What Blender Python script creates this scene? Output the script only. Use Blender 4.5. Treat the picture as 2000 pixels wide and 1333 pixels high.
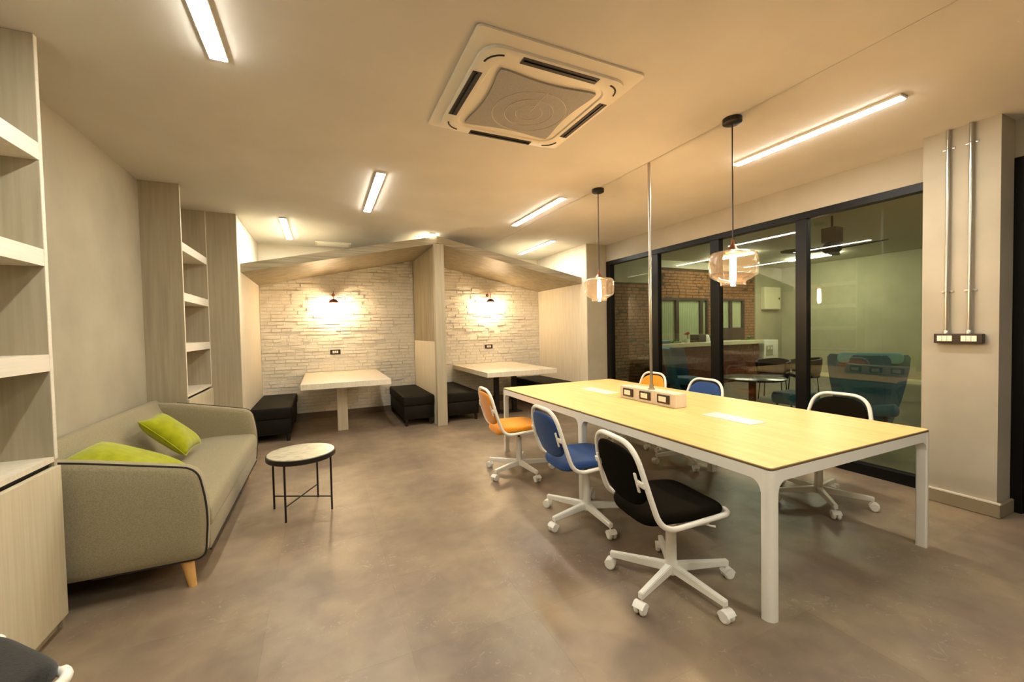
import bpy, bmesh, math, random
from mathutils import Vector, Matrix
random.seed(7)
PI = math.pi
scene = bpy.context.scene
for o in list(bpy.data.objects):
    bpy.data.objects.remove(o)
COL = scene.collection

# ------------------------------------------------------------------ camera
H = 2.841                      # ceiling height
F_PX, YAW, PITCH, ROLL, EYE = 802.7, 0.432, 0.028, 0.020, 1.410
cam_d = bpy.data.cameras.new('camera')
cam_d.sensor_width = 36.0
cam_d.lens = F_PX / 2000.0 * 36.0
cam_d.clip_start = 0.05
cam = bpy.data.objects.new('camera', cam_d)
COL.objects.link(cam)
cy, sy, cp, sp = math.cos(YAW), math.sin(YAW), math.cos(PITCH), math.sin(PITCH)
right = Vector((cy, -sy, 0)); up = Vector((sy*sp, cy*sp, cp)); fwd = Vector((sy*cp, cy*cp, -sp))
cr, sr = math.cos(ROLL), math.sin(ROLL)
r2 = right*cr - up*sr; u2 = right*sr + up*cr
M = Matrix((r2, u2, -fwd)).transposed().to_4x4()
M.translation = Vector((0, 0, EYE))
cam.matrix_world = M
scene.camera = cam

# ------------------------------------------------------------------ world and exposure
w = bpy.data.worlds.new('world'); scene.world = w; w.use_nodes = True
w.node_tree.nodes['Background'].inputs[0].default_value = (0.02, 0.02, 0.025, 1)
w.node_tree.nodes['Background'].inputs[1].default_value = 0.3
vs = scene.view_settings
vs.view_transform = 'Standard'; vs.look = 'None'; vs.gamma = 1.0
vs.use_curve_mapping = False
vs.exposure = 3.0
LED_COL = (1.0, 0.98, 0.86); LED_POWER = 15.5
BULB_COL = (1.0, 0.66, 0.34)
FAR_COL = (0.85, 1.0, 0.72); FAR_POWER = 5.0

# ------------------------------------------------------------------ materials
def lin(h):
    h = h.lstrip('#'); v = [int(h[i:i+2], 16)/255 for i in (0, 2, 4)]
    return tuple(c/12.92 if c <= .04045 else ((c+.055)/1.055)**2.4 for c in v) + (1,)
MATS = {}
def mat(name, col, rough=.5, spec=.5, metal=0, col2=None, nscale=6, ncontrast=(.35, .65), stretch=(1, 1, 1),
        bump=0, bscale=60, bstretch=(1, 1, 1), emit=None, power=0, coat=0, rvar=0, sheen=0, objvar=0):
    m = bpy.data.materials.new(name); m.use_nodes = True
    nt = m.node_tree; b = nt.nodes['Principled BSDF']
    b.inputs['Roughness'].default_value = rough
    b.inputs['Specular IOR Level'].default_value = spec
    b.inputs['Metallic'].default_value = metal
    b.inputs['Base Color'].default_value = lin(col)
    if coat: b.inputs['Coat Weight'].default_value = coat
    if sheen: b.inputs['Sheen Weight'].default_value = sheen
    tc = nt.nodes.new('ShaderNodeTexCoord')
    def noise(scale, st, detail=4):
        mp = nt.nodes.new('ShaderNodeMapping'); mp.inputs['Scale'].default_value = st
        nt.links.new(tc.outputs['Object'], mp.inputs[0])
        n = nt.nodes.new('ShaderNodeTexNoise'); n.inputs['Scale'].default_value = scale
        n.inputs['Detail'].default_value = detail
        nt.links.new(mp.outputs[0], n.inputs['Vector']); return n
    if col2:
        n = noise(nscale, stretch, 6)
        r = nt.nodes.new('ShaderNodeValToRGB')
        r.color_ramp.elements[0].position, r.color_ramp.elements[1].position = ncontrast
        r.color_ramp.elements[0].color = lin(col); r.color_ramp.elements[1].color = lin(col2)
        nt.links.new(n.outputs[0], r.inputs[0])
        out = r.outputs[0]
        if objvar:
            oi = nt.nodes.new('ShaderNodeObjectInfo')
            mr = nt.nodes.new('ShaderNodeMapRange')
            mr.inputs[3].default_value = 1-objvar; mr.inputs[4].default_value = 1+objvar
            nt.links.new(oi.outputs['Random'], mr.inputs[0])
            mx = nt.nodes.new('ShaderNodeMix'); mx.data_type = 'RGBA'; mx.blend_type = 'MULTIPLY'
            mx.inputs[0].default_value = 1
            nt.links.new(out, mx.inputs[6]); nt.links.new(mr.outputs[0], mx.inputs[7])
            out = mx.outputs[2]
        nt.links.new(out, b.inputs['Base Color'])
        if rvar:
            mr = nt.nodes.new('ShaderNodeMapRange')
            mr.inputs[3].default_value = rough-rvar; mr.inputs[4].default_value = rough+rvar
            nt.links.new(n.outputs[0], mr.inputs[0]); nt.links.new(mr.outputs[0], b.inputs['Roughness'])
    if bump:
        n = noise(bscale, bstretch, 3)
        bp = nt.nodes.new('ShaderNodeBump'); bp.inputs['Strength'].default_value = bump
        bp.inputs['Distance'].default_value = .01
        nt.links.new(n.outputs[0], bp.inputs['Height']); nt.links.new(bp.outputs[0], b.inputs['Normal'])
    if emit:
        b.inputs['Emission Color'].default_value = (*emit, 1)
        b.inputs['Emission Strength'].default_value = power
    MATS[name] = m
    return m
def glass(name, tint, ior=1.5, gloss=1.0, rough=0.0, haze=0):
    """thin clear glass: Fresnel reflection over tinted transmission"""
    m = bpy.data.materials.new(name); m.use_nodes = True; nt = m.node_tree
    for n in list(nt.nodes): nt.nodes.remove(n)
    out = nt.nodes.new('ShaderNodeOutputMaterial'); mx = nt.nodes.new('ShaderNodeMixShader')
    tr = nt.nodes.new('ShaderNodeBsdfTransparent'); tr.inputs[0].default_value = (*tint, 1)
    gl = nt.nodes.new('ShaderNodeBsdfGlossy'); gl.inputs['Roughness'].default_value = rough
    gl.inputs[0].default_value = (gloss, gloss, gloss, 1)
    fr = nt.nodes.new('ShaderNodeFresnel')
    ge = nt.nodes.new('ShaderNodeNewGeometry'); mr = nt.nodes.new('ShaderNodeMapRange')
    mr.inputs[3].default_value = ior; mr.inputs[4].default_value = 1/ior
    nt.links.new(ge.outputs['Backfacing'], mr.inputs[0]); nt.links.new(mr.outputs[0], fr.inputs[0])
    if haze:
        tl = nt.nodes.new('ShaderNodeBsdfTranslucent'); tl.inputs[0].default_value = (1, .86, .72, 1)
        mh = nt.nodes.new('ShaderNodeMixShader'); mh.inputs[0].default_value = haze
        nt.links.new(tr.outputs[0], mh.inputs[1]); nt.links.new(tl.outputs[0], mh.inputs[2]); base = mh.outputs[0]
    else: base = tr.outputs[0]
    nt.links.new(fr.outputs[0], mx.inputs[0]); nt.links.new(base, mx.inputs[1])
    nt.links.new(gl.outputs[0], mx.inputs[2]); nt.links.new(mx.outputs[0], out.inputs[0])
    MATS[name] = m; return m

def floor_mat(name):
    m = mat(name, '#7d6c58', rough=.42, spec=.45)
    nt = m.node_tree; b = nt.nodes['Principled BSDF']; tc = [n for n in nt.nodes if n.type == 'TEX_COORD'][0]
    geo = nt.nodes.new('ShaderNodeNewGeometry')
    def N(scale, detail, dist=0.0):
        n = nt.nodes.new('ShaderNodeTexNoise'); n.inputs['Scale'].default_value = scale
        n.inputs['Detail'].default_value = detail; n.inputs['Distortion'].default_value = dist
        nt.links.new(geo.outputs['Position'], n.inputs['Vector']); return n
    def ramp(src, stops):
        r = nt.nodes.new('ShaderNodeValToRGB'); e = r.color_ramp.elements
        e[0].position, e[0].color = stops[0][0], stops[0][1]; e[1].position, e[1].color = stops[1][0], stops[1][1]
        for p, c in stops[2:]:
            x = e.new(p); x.color = c
        nt.links.new(src, r.inputs[0]); return r.outputs[0]
    def mixc(fac, a, bb, mode='MIX'):
        mx = nt.nodes.new('ShaderNodeMix'); mx.data_type = 'RGBA'; mx.blend_type = mode
        if isinstance(fac, float): mx.inputs[0].default_value = fac
        else: nt.links.new(fac, mx.inputs[0])
        nt.links.new(a, mx.inputs[6]); nt.links.new(bb, mx.inputs[7]); return mx.outputs[2]
    big = ramp(N(1.7, 6, .3).outputs[0], [(.32, lin('#78685a')), (.68, lin('#95836b'))])
    mid = ramp(N(7.5, 9, .5).outputs[0], [(.36, (.86, .84, .84, 1)), (.62, (1.08, 1.08, 1.06, 1))])
    c = mixc(.75, big, mid, 'MULTIPLY')
    sc = ramp(N(22, 10, 2.0).outputs[0], [(.60, (0, 0, 0, 1)), (.67, (1, 1, 1, 1))])
    lt = nt.nodes.new('ShaderNodeRGB'); lt.outputs[0].default_value = lin('#b3a58e')
    patch = ramp(N(2.2, 4).outputs[0], [(.45, (.02, .02, .02, 1)), (.70, (.5, .5, .5, 1))])
    fac = mixc(1.0, sc, patch, 'MULTIPLY')
    c = mixc(fac, c, lt.outputs[0])
    oi = nt.nodes.new('ShaderNodeObjectInfo'); mr = nt.nodes.new('ShaderNodeMapRange')
    mr.inputs[3].default_value = .93; mr.inputs[4].default_value = 1.06
    nt.links.new(oi.outputs['Random'], mr.inputs[0])
    c = mixc(1.0, c, mr.outputs[0], 'MULTIPLY')
    nt.links.new(c, b.inputs['Base Color'])
    mr2 = nt.nodes.new('ShaderNodeMapRange'); mr2.inputs[3].default_value = .30; mr2.inputs[4].default_value = .50
    nt.links.new(N(7, 6).outputs[0], mr2.inputs[0]); nt.links.new(mr2.outputs[0], b.inputs['Roughness'])
    return m

floor_mat('vinyl_floor')
mat('far_floor', '#6d675a', rough=.35, col2='#7d7666', nscale=2)
mat('joint', '#6a5c4c', rough=.9)
mat('ceiling_paint', '#cfcac1', rough=.9, spec=.2, col2='#d5d0c7', nscale=2)
mat('plaster', '#a69e8a', rough=.85, spec=.25, col2='#b8b09a', nscale=1.6, bump=.08, bscale=25)
mat('plaster_pale', '#a39c8b', rough=.85, spec=.25, col2='#b0a897', nscale=1.8, bump=.06, bscale=25)
mat('cream_wall', '#d9cfba', rough=.85, spec=.2, col2='#ddd4c0', nscale=3)
mat('white_brick', '#e6dfd0', rough=.7, spec=.3, col2='#ece6d8', nscale=9, bump=.9, bscale=20, bstretch=(1, 1, 2.2))
mat('mortar', '#ddd5c4', rough=.9, bump=.3, bscale=40)
mat('laminate', '#a0967f', rough=.55, spec=.35, col2='#b0a58d', nscale=9, stretch=(4.5, 4.5, .2), ncontrast=(.3, .7), bump=.05, bscale=40, bstretch=(8, 8, .3))
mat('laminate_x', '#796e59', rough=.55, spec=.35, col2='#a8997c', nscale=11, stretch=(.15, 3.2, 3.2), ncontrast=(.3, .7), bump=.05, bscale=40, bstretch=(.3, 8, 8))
mat('laminate_pale', '#cfc6b1', rough=.5, spec=.35, col2='#dcd3c0', nscale=9, stretch=(4.5, 4.5, .25))
mat('laminate_dark', '#7b705b', rough=.55, spec=.35, col2='#a09478', nscale=11, stretch=(3.2, 3.2, .15), ncontrast=(.3, .7))
mat('shelf_edge', '#d8d0bf', rough=.5, spec=.35, col2='#e0d8c8', nscale=9, stretch=(9, .4, 9))
mat('door_laminate', '#c0b599', rough=.55, spec=.35, col2='#cabfa4', nscale=8, stretch=(8, 8, .4))
mat('dark_gap', '#1c1813', rough=.9)
mat('skirting', '#6a5a48', rough=.6)
mat('column_skirting', '#877a63', rough=.6, col2='#93866e', nscale=3)
mat('skirting_top', '#d8d0bd', rough=.6)
mat('black_frame', '#080706', rough=.4, spec=.25)
mat('black_metal', '#191210', rough=.4, spec=.5)
mat('black_void', '#040406', rough=.25, spec=.3)
mat('steel', '#b9b6ae', rough=.28, metal=1.0)
mat('white_metal', '#ece8dd', rough=.32, spec=.5)
mat('white_plastic', '#eeeae0', rough=.4, spec=.5)
mat('maple', '#dfb977', rough=.38, spec=.45, col2='#e7c685', nscale=5, stretch=(5, .5, 5))
mat('edge_band', '#6d5a42', rough=.5)
mat('port_white', '#f1ecde', rough=.35)
mat('fabric_orange', '#d98a1c', rough=.95, spec=.1, col2='#e39426', nscale=200, bump=.1, bscale=300, sheen=.2)
mat('fabric_blue', '#26406f', rough=.95, spec=.1, col2='#304c7f', nscale=200, bump=.1, bscale=300, sheen=.1)
mat('fabric_black', '#0f0c07', rough=.95, spec=.05, col2='#15110a', nscale=200, bump=.1, bscale=300)
mat('fabric_charcoal', '#1f1f1f', rough=.95, spec=.1, col2='#2b2a28', nscale=120, bump=.15, bscale=200, sheen=.2)
mat('fabric_sofa', '#8a8065', rough=.95, spec=.1, col2='#9a9075', nscale=160, bump=.12, bscale=260, sheen=.15)
mat('piping', '#221a16', rough=.8)
mat('fabric_lime', '#93980f', rough=.9, spec=.1, col2='#a2a617', nscale=20, sheen=.25, bump=.1, bscale=150)
mat('leather_black', '#130f08', rough=.6, spec=.18, col2='#17130b', nscale=10, bump=.05, bscale=80)
mat('oak', '#d9ac68', rough=.45, col2='#cd9c58', nscale=8, stretch=(6, 6, .5))
mat('stone_top', '#c2bca6', rough=.28, spec=.5, col2='#969079', nscale=16, ncontrast=(.42, .72), stretch=(1, 2.4, 1))
mat('led', '#ffffff', emit=LED_COL, power=LED_POWER)
mat('far_led', '#ffffff', emit=(1.0, .97, .80), power=FAR_POWER*4)
mat('bulb', '#ffffff', emit=BULB_COL, power=66)
mat('booth_bulb', '#ffffff', emit=(1.0, .74, .44), power=46)
mat('copper', '#8c5b3e', rough=.35, metal=.8)
mat('ac_white', '#e2dac9', rough=.5)
mat('ac_grille', '#a29e9a', rough=.7, col2='#98948f', nscale=120)
mat('ac_line', '#d8cfbe', rough=.6)
mat('slot', '#17130f', rough=.6)
mat('socket', '#eee6d2', rough=.4)
mat('socket_plate', '#2b1d14', rough=.4)
glass('window_glass', (.84, .87, .78), ior=1.5, gloss=.9)
glass('amber_glass', (.975, .94, .90), ior=1.35, haze=.005)
mat('far_brick', '#7a5230', rough=.8, col2='#8f6238', nscale=7, bump=.3, bscale=30)
mat('far_mortar', '#4b3a26', rough=.9)
mat('far_redbrick', '#5d2f20', rough=.8, col2='#6e3a27', nscale=8)
mat('far_wall', '#9c987c', rough=.85, col2='#a6a286', nscale=2)
mat('far_ceiling', '#c6c2ac', rough=.9)
mat('curtain', '#e4e6de', rough=.9, col2='#d2d6cc', nscale=10, stretch=(12, 1, .2))
mat('dark_wood', '#2a1c12', rough=.5)
mat('counter_top', '#cfcaa9', rough=.35)
mat('blue_wool', '#174a63', rough=.9, sheen=.3, col2='#1b5571', nscale=80)
mat('pale_blue', '#6fa6bd', rough=.9)
mat('red_leaf', '#b3262a', rough=.6)
mat('green_leaf', '#4f7a33', rough=.6)
mat('fan_dark', '#1d1a15', rough=.45)
mat('table_dark', '#1f1c18', rough=.25)
mat('red_post', '#4a1410', rough=.4)
mat('kettle_white', '#cfd0c4', rough=.4)

# ------------------------------------------------------------------ mesh helpers
def new(): return bmesh.new()
def box(bm, x0, x1, y0, y1, z0, z1, bev=0, seg=2):
    t = bmesh.new() if bev else bm
    vs_ = [t.verts.new((x, y, z)) for z in (z0, z1) for y in (y0, y1) for x in (x0, x1)]
    for f in ((0, 2, 3, 1), (4, 5, 7, 6), (0, 1, 5, 4), (2, 6, 7, 3), (0, 4, 6, 2), (1, 3, 7, 5)):
        t.faces.new([vs_[i] for i in f])
    if bev:
        bmesh.ops.bevel(t, geom=list(t.edges), offset=bev, segments=seg, affect='EDGES', profile=.5, clamp_overlap=True)
        join(bm, t)
    return bm
def join(bm, t, mtx=None):
    me = bpy.data.meshes.new('tmp'); t.to_mesh(me); t.free()
    if mtx: me.transform(mtx)
    bm.from_mesh(me); bpy.data.meshes.remove(me)
def prism(bm, poly, axis, a, b, bev=0):
    """extrude a 2D polygon along an axis ('x': poly=(y,z); 'y': poly=(x,z); 'z': poly=(x,y))"""
    def P(p, t): return {'x': (t, p[0], p[1]), 'y': (p[0], t, p[1]), 'z': (p[0], p[1], t)}[axis]
    t = bmesh.new() if bev else bm
    v0 = [t.verts.new(P(p, a)) for p in poly]; v1 = [t.verts.new(P(p, b)) for p in poly]
    n = len(poly)
    t.faces.new(v0[::-1]); t.faces.new(v1)
    for i in range(n):
        t.faces.new((v0[i], v0[(i+1) % n], v1[(i+1) % n], v1[i]))
    bmesh.ops.recalc_face_normals(t, faces=list(t.faces))
    if bev:
        e = [e for e in t.edges if abs((e.verts[0].co-e.verts[1].co)['xyz'.index(axis)]) < 1e-6]
        bmesh.ops.bevel(t, geom=e, offset=bev, segments=3, affect='EDGES', profile=.5, clamp_overlap=True)
        join(bm, t)
    return bm
def lathe(bm, prof, c=(0, 0), n=32, cap=True):
    rings = []
    for r, z in prof:
        rings.append([bm.verts.new((c[0]+r*math.cos(2*PI*i/n), c[1]+r*math.sin(2*PI*i/n), z)) for i in range(n)])
    for a, b in zip(rings, rings[1:]):
        for i in range(n):
            bm.faces.new((a[i], a[(i+1) % n], b[(i+1) % n], b[i]))
    if cap:
        if prof[0][0] > 1e-5: bm.faces.new(rings[0][::-1])
        if prof[-1][0] > 1e-5: bm.faces.new(rings[-1])
    bmesh.ops.remove_doubles(bm, verts=list(bm.verts), dist=1e-6)
    bmesh.ops.recalc_face_normals(bm, faces=list(bm.faces))
    return bm
def fillet(pts, r, n=6):
    pts = [Vector(p) for p in pts]; out = [pts[0]]
    for i in range(1, len(pts)-1):
        a, b, c = pts[i-1], pts[i], pts[i+1]
        rr = r[i] if isinstance(r, (list, tuple)) else r
        rr = min(rr, (a-b).length*.49, (c-b).length*.49)
        p, q = b+(a-b).normalized()*rr, b+(c-b).normalized()*rr
        for k in range(n+1):
            t = k/n; out.append(p*(1-t)**2+b*2*t*(1-t)+q*t*t)
    out.append(pts[-1]); return out
def tube(bm, path, rad, n=10, closed=False):
    path = [Vector(p) for p in path]
    rings = []; N = len(path); nrm = None
    for i, p in enumerate(path):
        if closed: d = path[(i+1) % N]-path[i-1]
        else: d = path[min(i+1, N-1)]-path[max(i-1, 0)]
        d.normalize()
        if nrm is None:
            nrm = d.orthogonal().normalized()
        else:
            nrm = (nrm-d*nrm.dot(d)).normalized()
        bn = d.cross(nrm)
        r = rad(i/(N-1)) if callable(rad) else rad
        rings.append([bm.verts.new(p+(nrm*math.cos(2*PI*k/n)+bn*math.sin(2*PI*k/n))*r) for k in range(n)])
    prs = list(zip(rings, rings[1:])) + ([(rings[-1], rings[0])] if closed else [])
    for a, b in prs:
        for k in range(n):
            bm.faces.new((a[k], a[(k+1) % n], b[(k+1) % n], b[k]))
    if not closed:
        bm.faces.new(rings[0][::-1]); bm.faces.new(rings[-1])
    bmesh.ops.recalc_face_normals(bm, faces=list(bm.faces))
    return bm
def rrect(x0, x1, y0, y1, r, n=5):
    out = []
    for cx, cy_, a0 in ((x1-r, y1-r, 0), (x0+r, y1-r, 90), (x0+r, y0+r, 180), (x1-r, y0+r, 270)):
        for k in range(n+1):
            a = math.radians(a0+90*k/n); out.append((cx+r*math.cos(a), cy_+r*math.sin(a)))
    return out
def loft(bm, rings, cap=True, closed_u=True):
    R = [[bm.verts.new(p) for p in ring] for ring in rings]
    n = len(R[0])
    for a, b in zip(R, R[1:]):
        for k in range(n if closed_u else n-1):
            bm.faces.new((a[k], a[(k+1) % n], b[(k+1) % n], b[k]))
    if cap:
        bm.faces.new(R[0][::-1]); bm.faces.new(R[-1])
    bmesh.ops.recalc_face_normals(bm, faces=list(bm.faces))
    return bm
def pad(bm, outline, thick, rnd, fmap, seg=4):
    """padded slab from a closed 2D outline, edges rounded; fmap(u, v, w) -> xyz"""
    cx = sum(p[0] for p in outline)/len(outline); cy_ = sum(p[1] for p in outline)/len(outline)
    ext = max(max(abs(p[0]-cx), abs(p[1]-cy_)) for p in outline)
    lv = []
    for k in range(seg+1):
        a = PI/2*k/seg; lv.append((1-rnd*(1-math.sin(a))/ext, -thick/2+rnd*(1-math.cos(a)) if False else -thick/2+(thick/2)*(1-math.cos(a))))
    lv = lv + [(s, -w_) for s, w_ in lv[-2::-1]]
    inner = [(.3, -thick/2*1.02), (.7, -thick/2*1.01)]
    lv = inner + lv + [(.7, thick/2*1.01), (.3, thick/2*1.02)]
    rings = [[fmap(cx+(u-cx)*s, cy_+(v-cy_)*s, w_) for u, v in outline] for s, w_ in lv]
    return loft(bm, rings)

def link(name, bm, m, parent=None, smooth=False, origin=None, data=None):
    if data is None:
        me = bpy.data.meshes.new(name)
        if origin is not None: bmesh.ops.translate(bm, verts=list(bm.verts), vec=-Vector(origin))
        bm.to_mesh(me); bm.free()
        me.materials.append(MATS[m])
        if smooth:
            for p in me.polygons: p.use_smooth = True
            try: me.set_sharp_from_angle(angle=math.radians(smooth if smooth > 1 else 40))
            except Exception: pass
    else: me = data
    o = bpy.data.objects.new(name, me); COL.objects.link(o)
    if parent is not None: o.parent = parent
    return o
def tag(o, label, cat=None, group=None, kind=None):
    o['label'] = label
    if cat: o['category'] = cat
    if group: o['group'] = group
    if kind: o['kind'] = kind
    return o
def thing(name, label, cat, loc=(0, 0, 0), rotz=0, group=None, kind=None):
    o = bpy.data.objects.new(name, None); COL.objects.link(o)
    o.empty_display_size = .1
    o.location = loc; o.rotation_euler = (0, 0, rotz)
    tag(o, label, cat, group, kind); return o
class T:
    """a thing with parts given in world coordinates"""
    def __init__(s, name, label, cat, loc=(0, 0, 0), group=None, kind=None):
        s.o = thing(name, label, cat, loc, 0, group, kind); s.loc = Vector(loc)
    def part(s, name, bm, m, smooth=False, sub=None, label=None):
        o = link(name, bm, m, sub if sub else s.o, smooth, s.loc)
        if label: o['label'] = label
        return o
def struct(name, bm, m, label, smooth=False):
    o = link(name, bm, m, None, smooth); tag(o, label, kind='structure'); return o
def B(*a, **k): return box(new(), *a, **k)

# ------------------------------------------------------------------ key dimensions
XL, XS, XJ = -1.485, -1.185, -0.890        # left wall, shelf fronts, left booth wall
XD, XR, XW, XC = 1.58, 4.109, 4.544, 4.323  # booth divider, right booth wall, glass wall, column face
YB, YF, YJ = 7.56, 5.974, 5.825             # brick wall, booth front, booth jambs
Y1, Y2 = 4.844, 5.802                       # far shelf unit
ZH = 2.553                                  # window head
XFAR = 12.10; HL = 3.02                                # far wall of the next room
YREAR = -2.4
# ------------------------------------------------------------------ floor
fl = struct('floor', B(XL-.2, XW+.3, YREAR-.2, YB+.2, -.08, -.004), 'joint', 'brown grey concrete-look vinyl tile floor of the meeting room')
TS = .6
tile_me = {}
y = -.6
while y < YB:
    x = XL
    while x < XW+.1:
        x1 = min(x+TS, XW+.1); y1 = min(y+TS, YB)
        key = (round(x1-x, 3), round(y1-y, 3))
        if key not in tile_me:
            bm = new(); box(bm, 0.0002, x1-x-.0002, 0.0002, y1-y-.0002, -.004, 0)
            me = bpy.data.meshes.new('floor_tile'); bm.to_mesh(me); bm.free(); me.materials.append(MATS['vinyl_floor']); tile_me[key] = me
        o = link('floor_tile', None, None, fl, data=tile_me[key]); o.location = (x, y, 0)
        x += TS
    y += TS
rest = B(XL, XW+.1, YREAR, -.6, -.004, 0)
link('floor_tile', rest, 'vinyl_floor', fl)
struct('floor_lounge', B(XW+.1, XFAR+.3, -2.5, 8.2, -.08, 0), 'far_floor', 'dull grey green floor of the lounge beyond the glass')

# ------------------------------------------------------------------ ceiling: two boards with a hairline joint above the long table
ce = thing('ceiling', 'matt cream plasterboard ceiling of the meeting room', None, (0, 0, 0), kind='structure')
link('ceiling_board', B(XL-.2, 2.618, YREAR-.2, YB+.2, H, H+.1), 'ceiling_paint', ce)
link('ceiling_board', B(2.621, XW+.1, YREAR-.2, YB+.2, H, H+.1), 'ceiling_paint', ce)
struct('ceiling_lounge', B(XW+.1, XFAR+.3, -2.5, 8.2, HL, HL+.1), 'far_ceiling', 'dim grey green ceiling of the lounge beyond the glass')

# ------------------------------------------------------------------ walls
struct('wall_left', B(XL-.2, XL, YREAR-.2, Y1+.02, 0, H), 'plaster', 'grey skimmed plaster wall behind the sofa')
struct('wall_rear', B(XL-.2, XW+.4, YREAR-.2, YREAR, 0, H), 'plaster_pale', 'plain plaster wall behind the viewer')
struct('wall_back', B(XJ-.1, XR+.1, YB+.02, YB+.2, 0, H), 'cream_wall', 'cream plaster back wall above the booths')
bm = new(); prism(bm, [(XL-.2, Y2), (XJ, Y2), (XJ, YB+.2), (XL-.2, YB+.2)], 'z', 0, H)
wl = struct('wall_booth_left', bm, 'laminate', 'grey wood laminate side wall at the left end of the booths')
link('wall_liner', B(XJ, XJ+.004, Y2+.01, YB+.02, 0, H-.003), 'laminate_pale', wl)
bm = new(); prism(bm, [(XR, YJ), (XW+.05, YJ), (XW+.05, YB+.2), (XR, YB+.2)], 'z', 0, H)
wr = struct('wall_booth_right', bm, 'plaster', 'grey wall block between the right booth and the glass wall')
link('wall_liner', B(XR-.004, XR, YJ+.01, YB+.02, 0, H-.003), 'laminate_pale', wr)
# right wall: header above the glass, column, wall beyond the column
struct('wall_right', B(XW-.02, XW+.12, 1.60, YJ, ZH, H), 'plaster_pale', 'plaster band above the black framed glass wall')
col = struct('wall_column', B(XC, XW+.12, 1.19, 1.60, 0, H), 'plaster_pale', 'pale plaster column with two steel conduits at the right')
struct('wall_right_near', B(XW+.02, XW+.14, YREAR, 1.19, 2.57, H), 'plaster', 'grey plaster above the black doorway at the right edge')
bm = new(); box(bm, XC-.022, XC, 1.168, 1.60, 0, .10, .006, 1); box(bm, XC-.02, XW+.05, 1.168, 1.19, 0, .10, .006, 1)
sk = struct('baseboard_column', bm, 'column_skirting', 'brown grey baseboard with a pale top edge around the column')
link('top_edge', B(XC-.024, XC, 1.166, 1.60, .098, .108), 'skirting_top', sk)
struct('baseboard_back', B(XJ, XR, YB-.015, YB+.02, 0, .10), 'skirting', 'brown baseboard under the white brick of the booths')
# dark doorway at the right edge
d = thing('door_1', 'black glazed door at the right edge of the picture', None, (4.6, .3, 0), kind='structure')
link('door_leaf', B(-.02, .02, -2.7, .89, 0, 2.57), 'black_void', d)
link('door_frame', B(-.05, .0, .83, .89, 0, 2.57, .004), 'black_frame', d)

# ------------------------------------------------------------------ brickwork
def bricks(name, x0, x1, z0, ztop, yface, course, lmin, lmax, jit, parent, m, seed, gap=.008):
    rnd = random.Random(seed); bm = new(); z = z0; row = 0
    while True:
        x = x0 - rnd.uniform(0, lmax)*.8
        any_ = False
        while x < x1:
            L = rnd.uniform(lmin, lmax)
            a, b = max(x, x0), min(x+L-gap, x1)
            if b-a > .02 and z+course-gap < min(ztop(a), ztop(b)):
                any_ = True
                dp = rnd.uniform(0, jit)
                c = [rnd.uniform(-.0018, .0018) for _ in range(8)]
                zz0, zz1 = z+c[0], z+course-gap+c[1]
                e = .004
                v = [bm.verts.new(p) for p in ((a, yface+.02, zz0), (b, yface+.02, zz0+c[2]), (b, yface+.02, zz1+c[3]), (a, yface+.02, zz1),
                     (a+e, yface-dp+c[4], zz0+e), (b-e, yface-dp+c[5], zz0+e+c[2]), (b-e, yface-dp+c[6], zz1-e+c[3]), (a+e, yface-dp+c[7], zz1-e))]
                for f in ((4, 5, 6, 7), (0, 1, 5, 4), (1, 2, 6, 5), (2, 3, 7, 6), (3, 0, 4, 7)):
                    bm.faces.new([v[i] for i in f])
            x += L
        z += course; row += 1
        if z > 3.0: break
    bmesh.ops.recalc_face_normals(bm, faces=list(bm.faces))
    o = link(name, bm, m, parent); o['kind'] = 'stuff'
    return o
def roof_under(x):
    if x < XD: return 2.178+(2.70-2.178)*(x-XJ)/(XD-XJ)
    return 2.70-(2.70-2.178)*(x-XD)/(XR-XD)
for nm, a, b, seed in (('wall_brick_left', XJ+.004, XD-.06, 3), ('wall_brick_right', XD+.06, XR-.004, 5)):
    poly = [(a, .0), (b, .0), (b, roof_under(b)+.03), (a, roof_under(a)+.03)]
    bm = new(); prism(bm, poly, 'y', YB, YB+.02)
    s = struct(nm, bm, 'mortar', 'white painted brick wall at the back of the %s booth' % ('left' if seed == 3 else 'right'))
    bricks('brick_courses', a, b, .10, lambda x: roof_under(x)+.06, YB, .056, .12, .26, .024, s, 'white_brick', seed, .006)

# ------------------------------------------------------------------ glass wall on the right
wn = thing('window_1', 'black framed floor-to-head glass wall looking into the dim lounge', None, (XW, 3.7, 0), kind='structure')
def wpart(name, y0, y1, z0, z1, x0, x1, m, bev=0):
    bm = B(x0-XW, x1-XW, y0-3.7, y1-3.7, z0, z1, bev) if bev else B(x0-XW, x1-XW, y0-3.7, y1-3.7, z0, z1)
    return link(name, bm, m, wn)
wpart('top_rail', 1.60, YJ-.005, ZH-.07, ZH, XW-.035, XW+.05, 'black_frame', .003)
wpart('bottom_rail', 1.60, YJ-.005, 0, .10, XW-.035, XW+.05, 'black_frame', .003)
wpart('jamb', 5.70, YJ-.005, .10, ZH-.07, XW-.035, XW+.05, 'black_frame', .003)
wpart('jamb', 1.60, 1.64, .10, ZH-.07, XW-.035, XW+.05, 'black_frame', .003)
mull = [(4.615, 4.735), (3.585, 3.715), (2.565, 2.675)]
for a, b in mull: wpart('mullion', a, b, .10, ZH-.07, XW-.03, XW+.045, 'black_frame', .003)
ys = [1.64] + sum([[a, b] for a, b in mull[::-1]], []) + [5.70]
for i in range(0, 8, 2):
    wpart('pane', ys[i]-.01, ys[i+1]+.01, .09, ZH-.06, XW+.004, XW+.012, 'window_glass')

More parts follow.
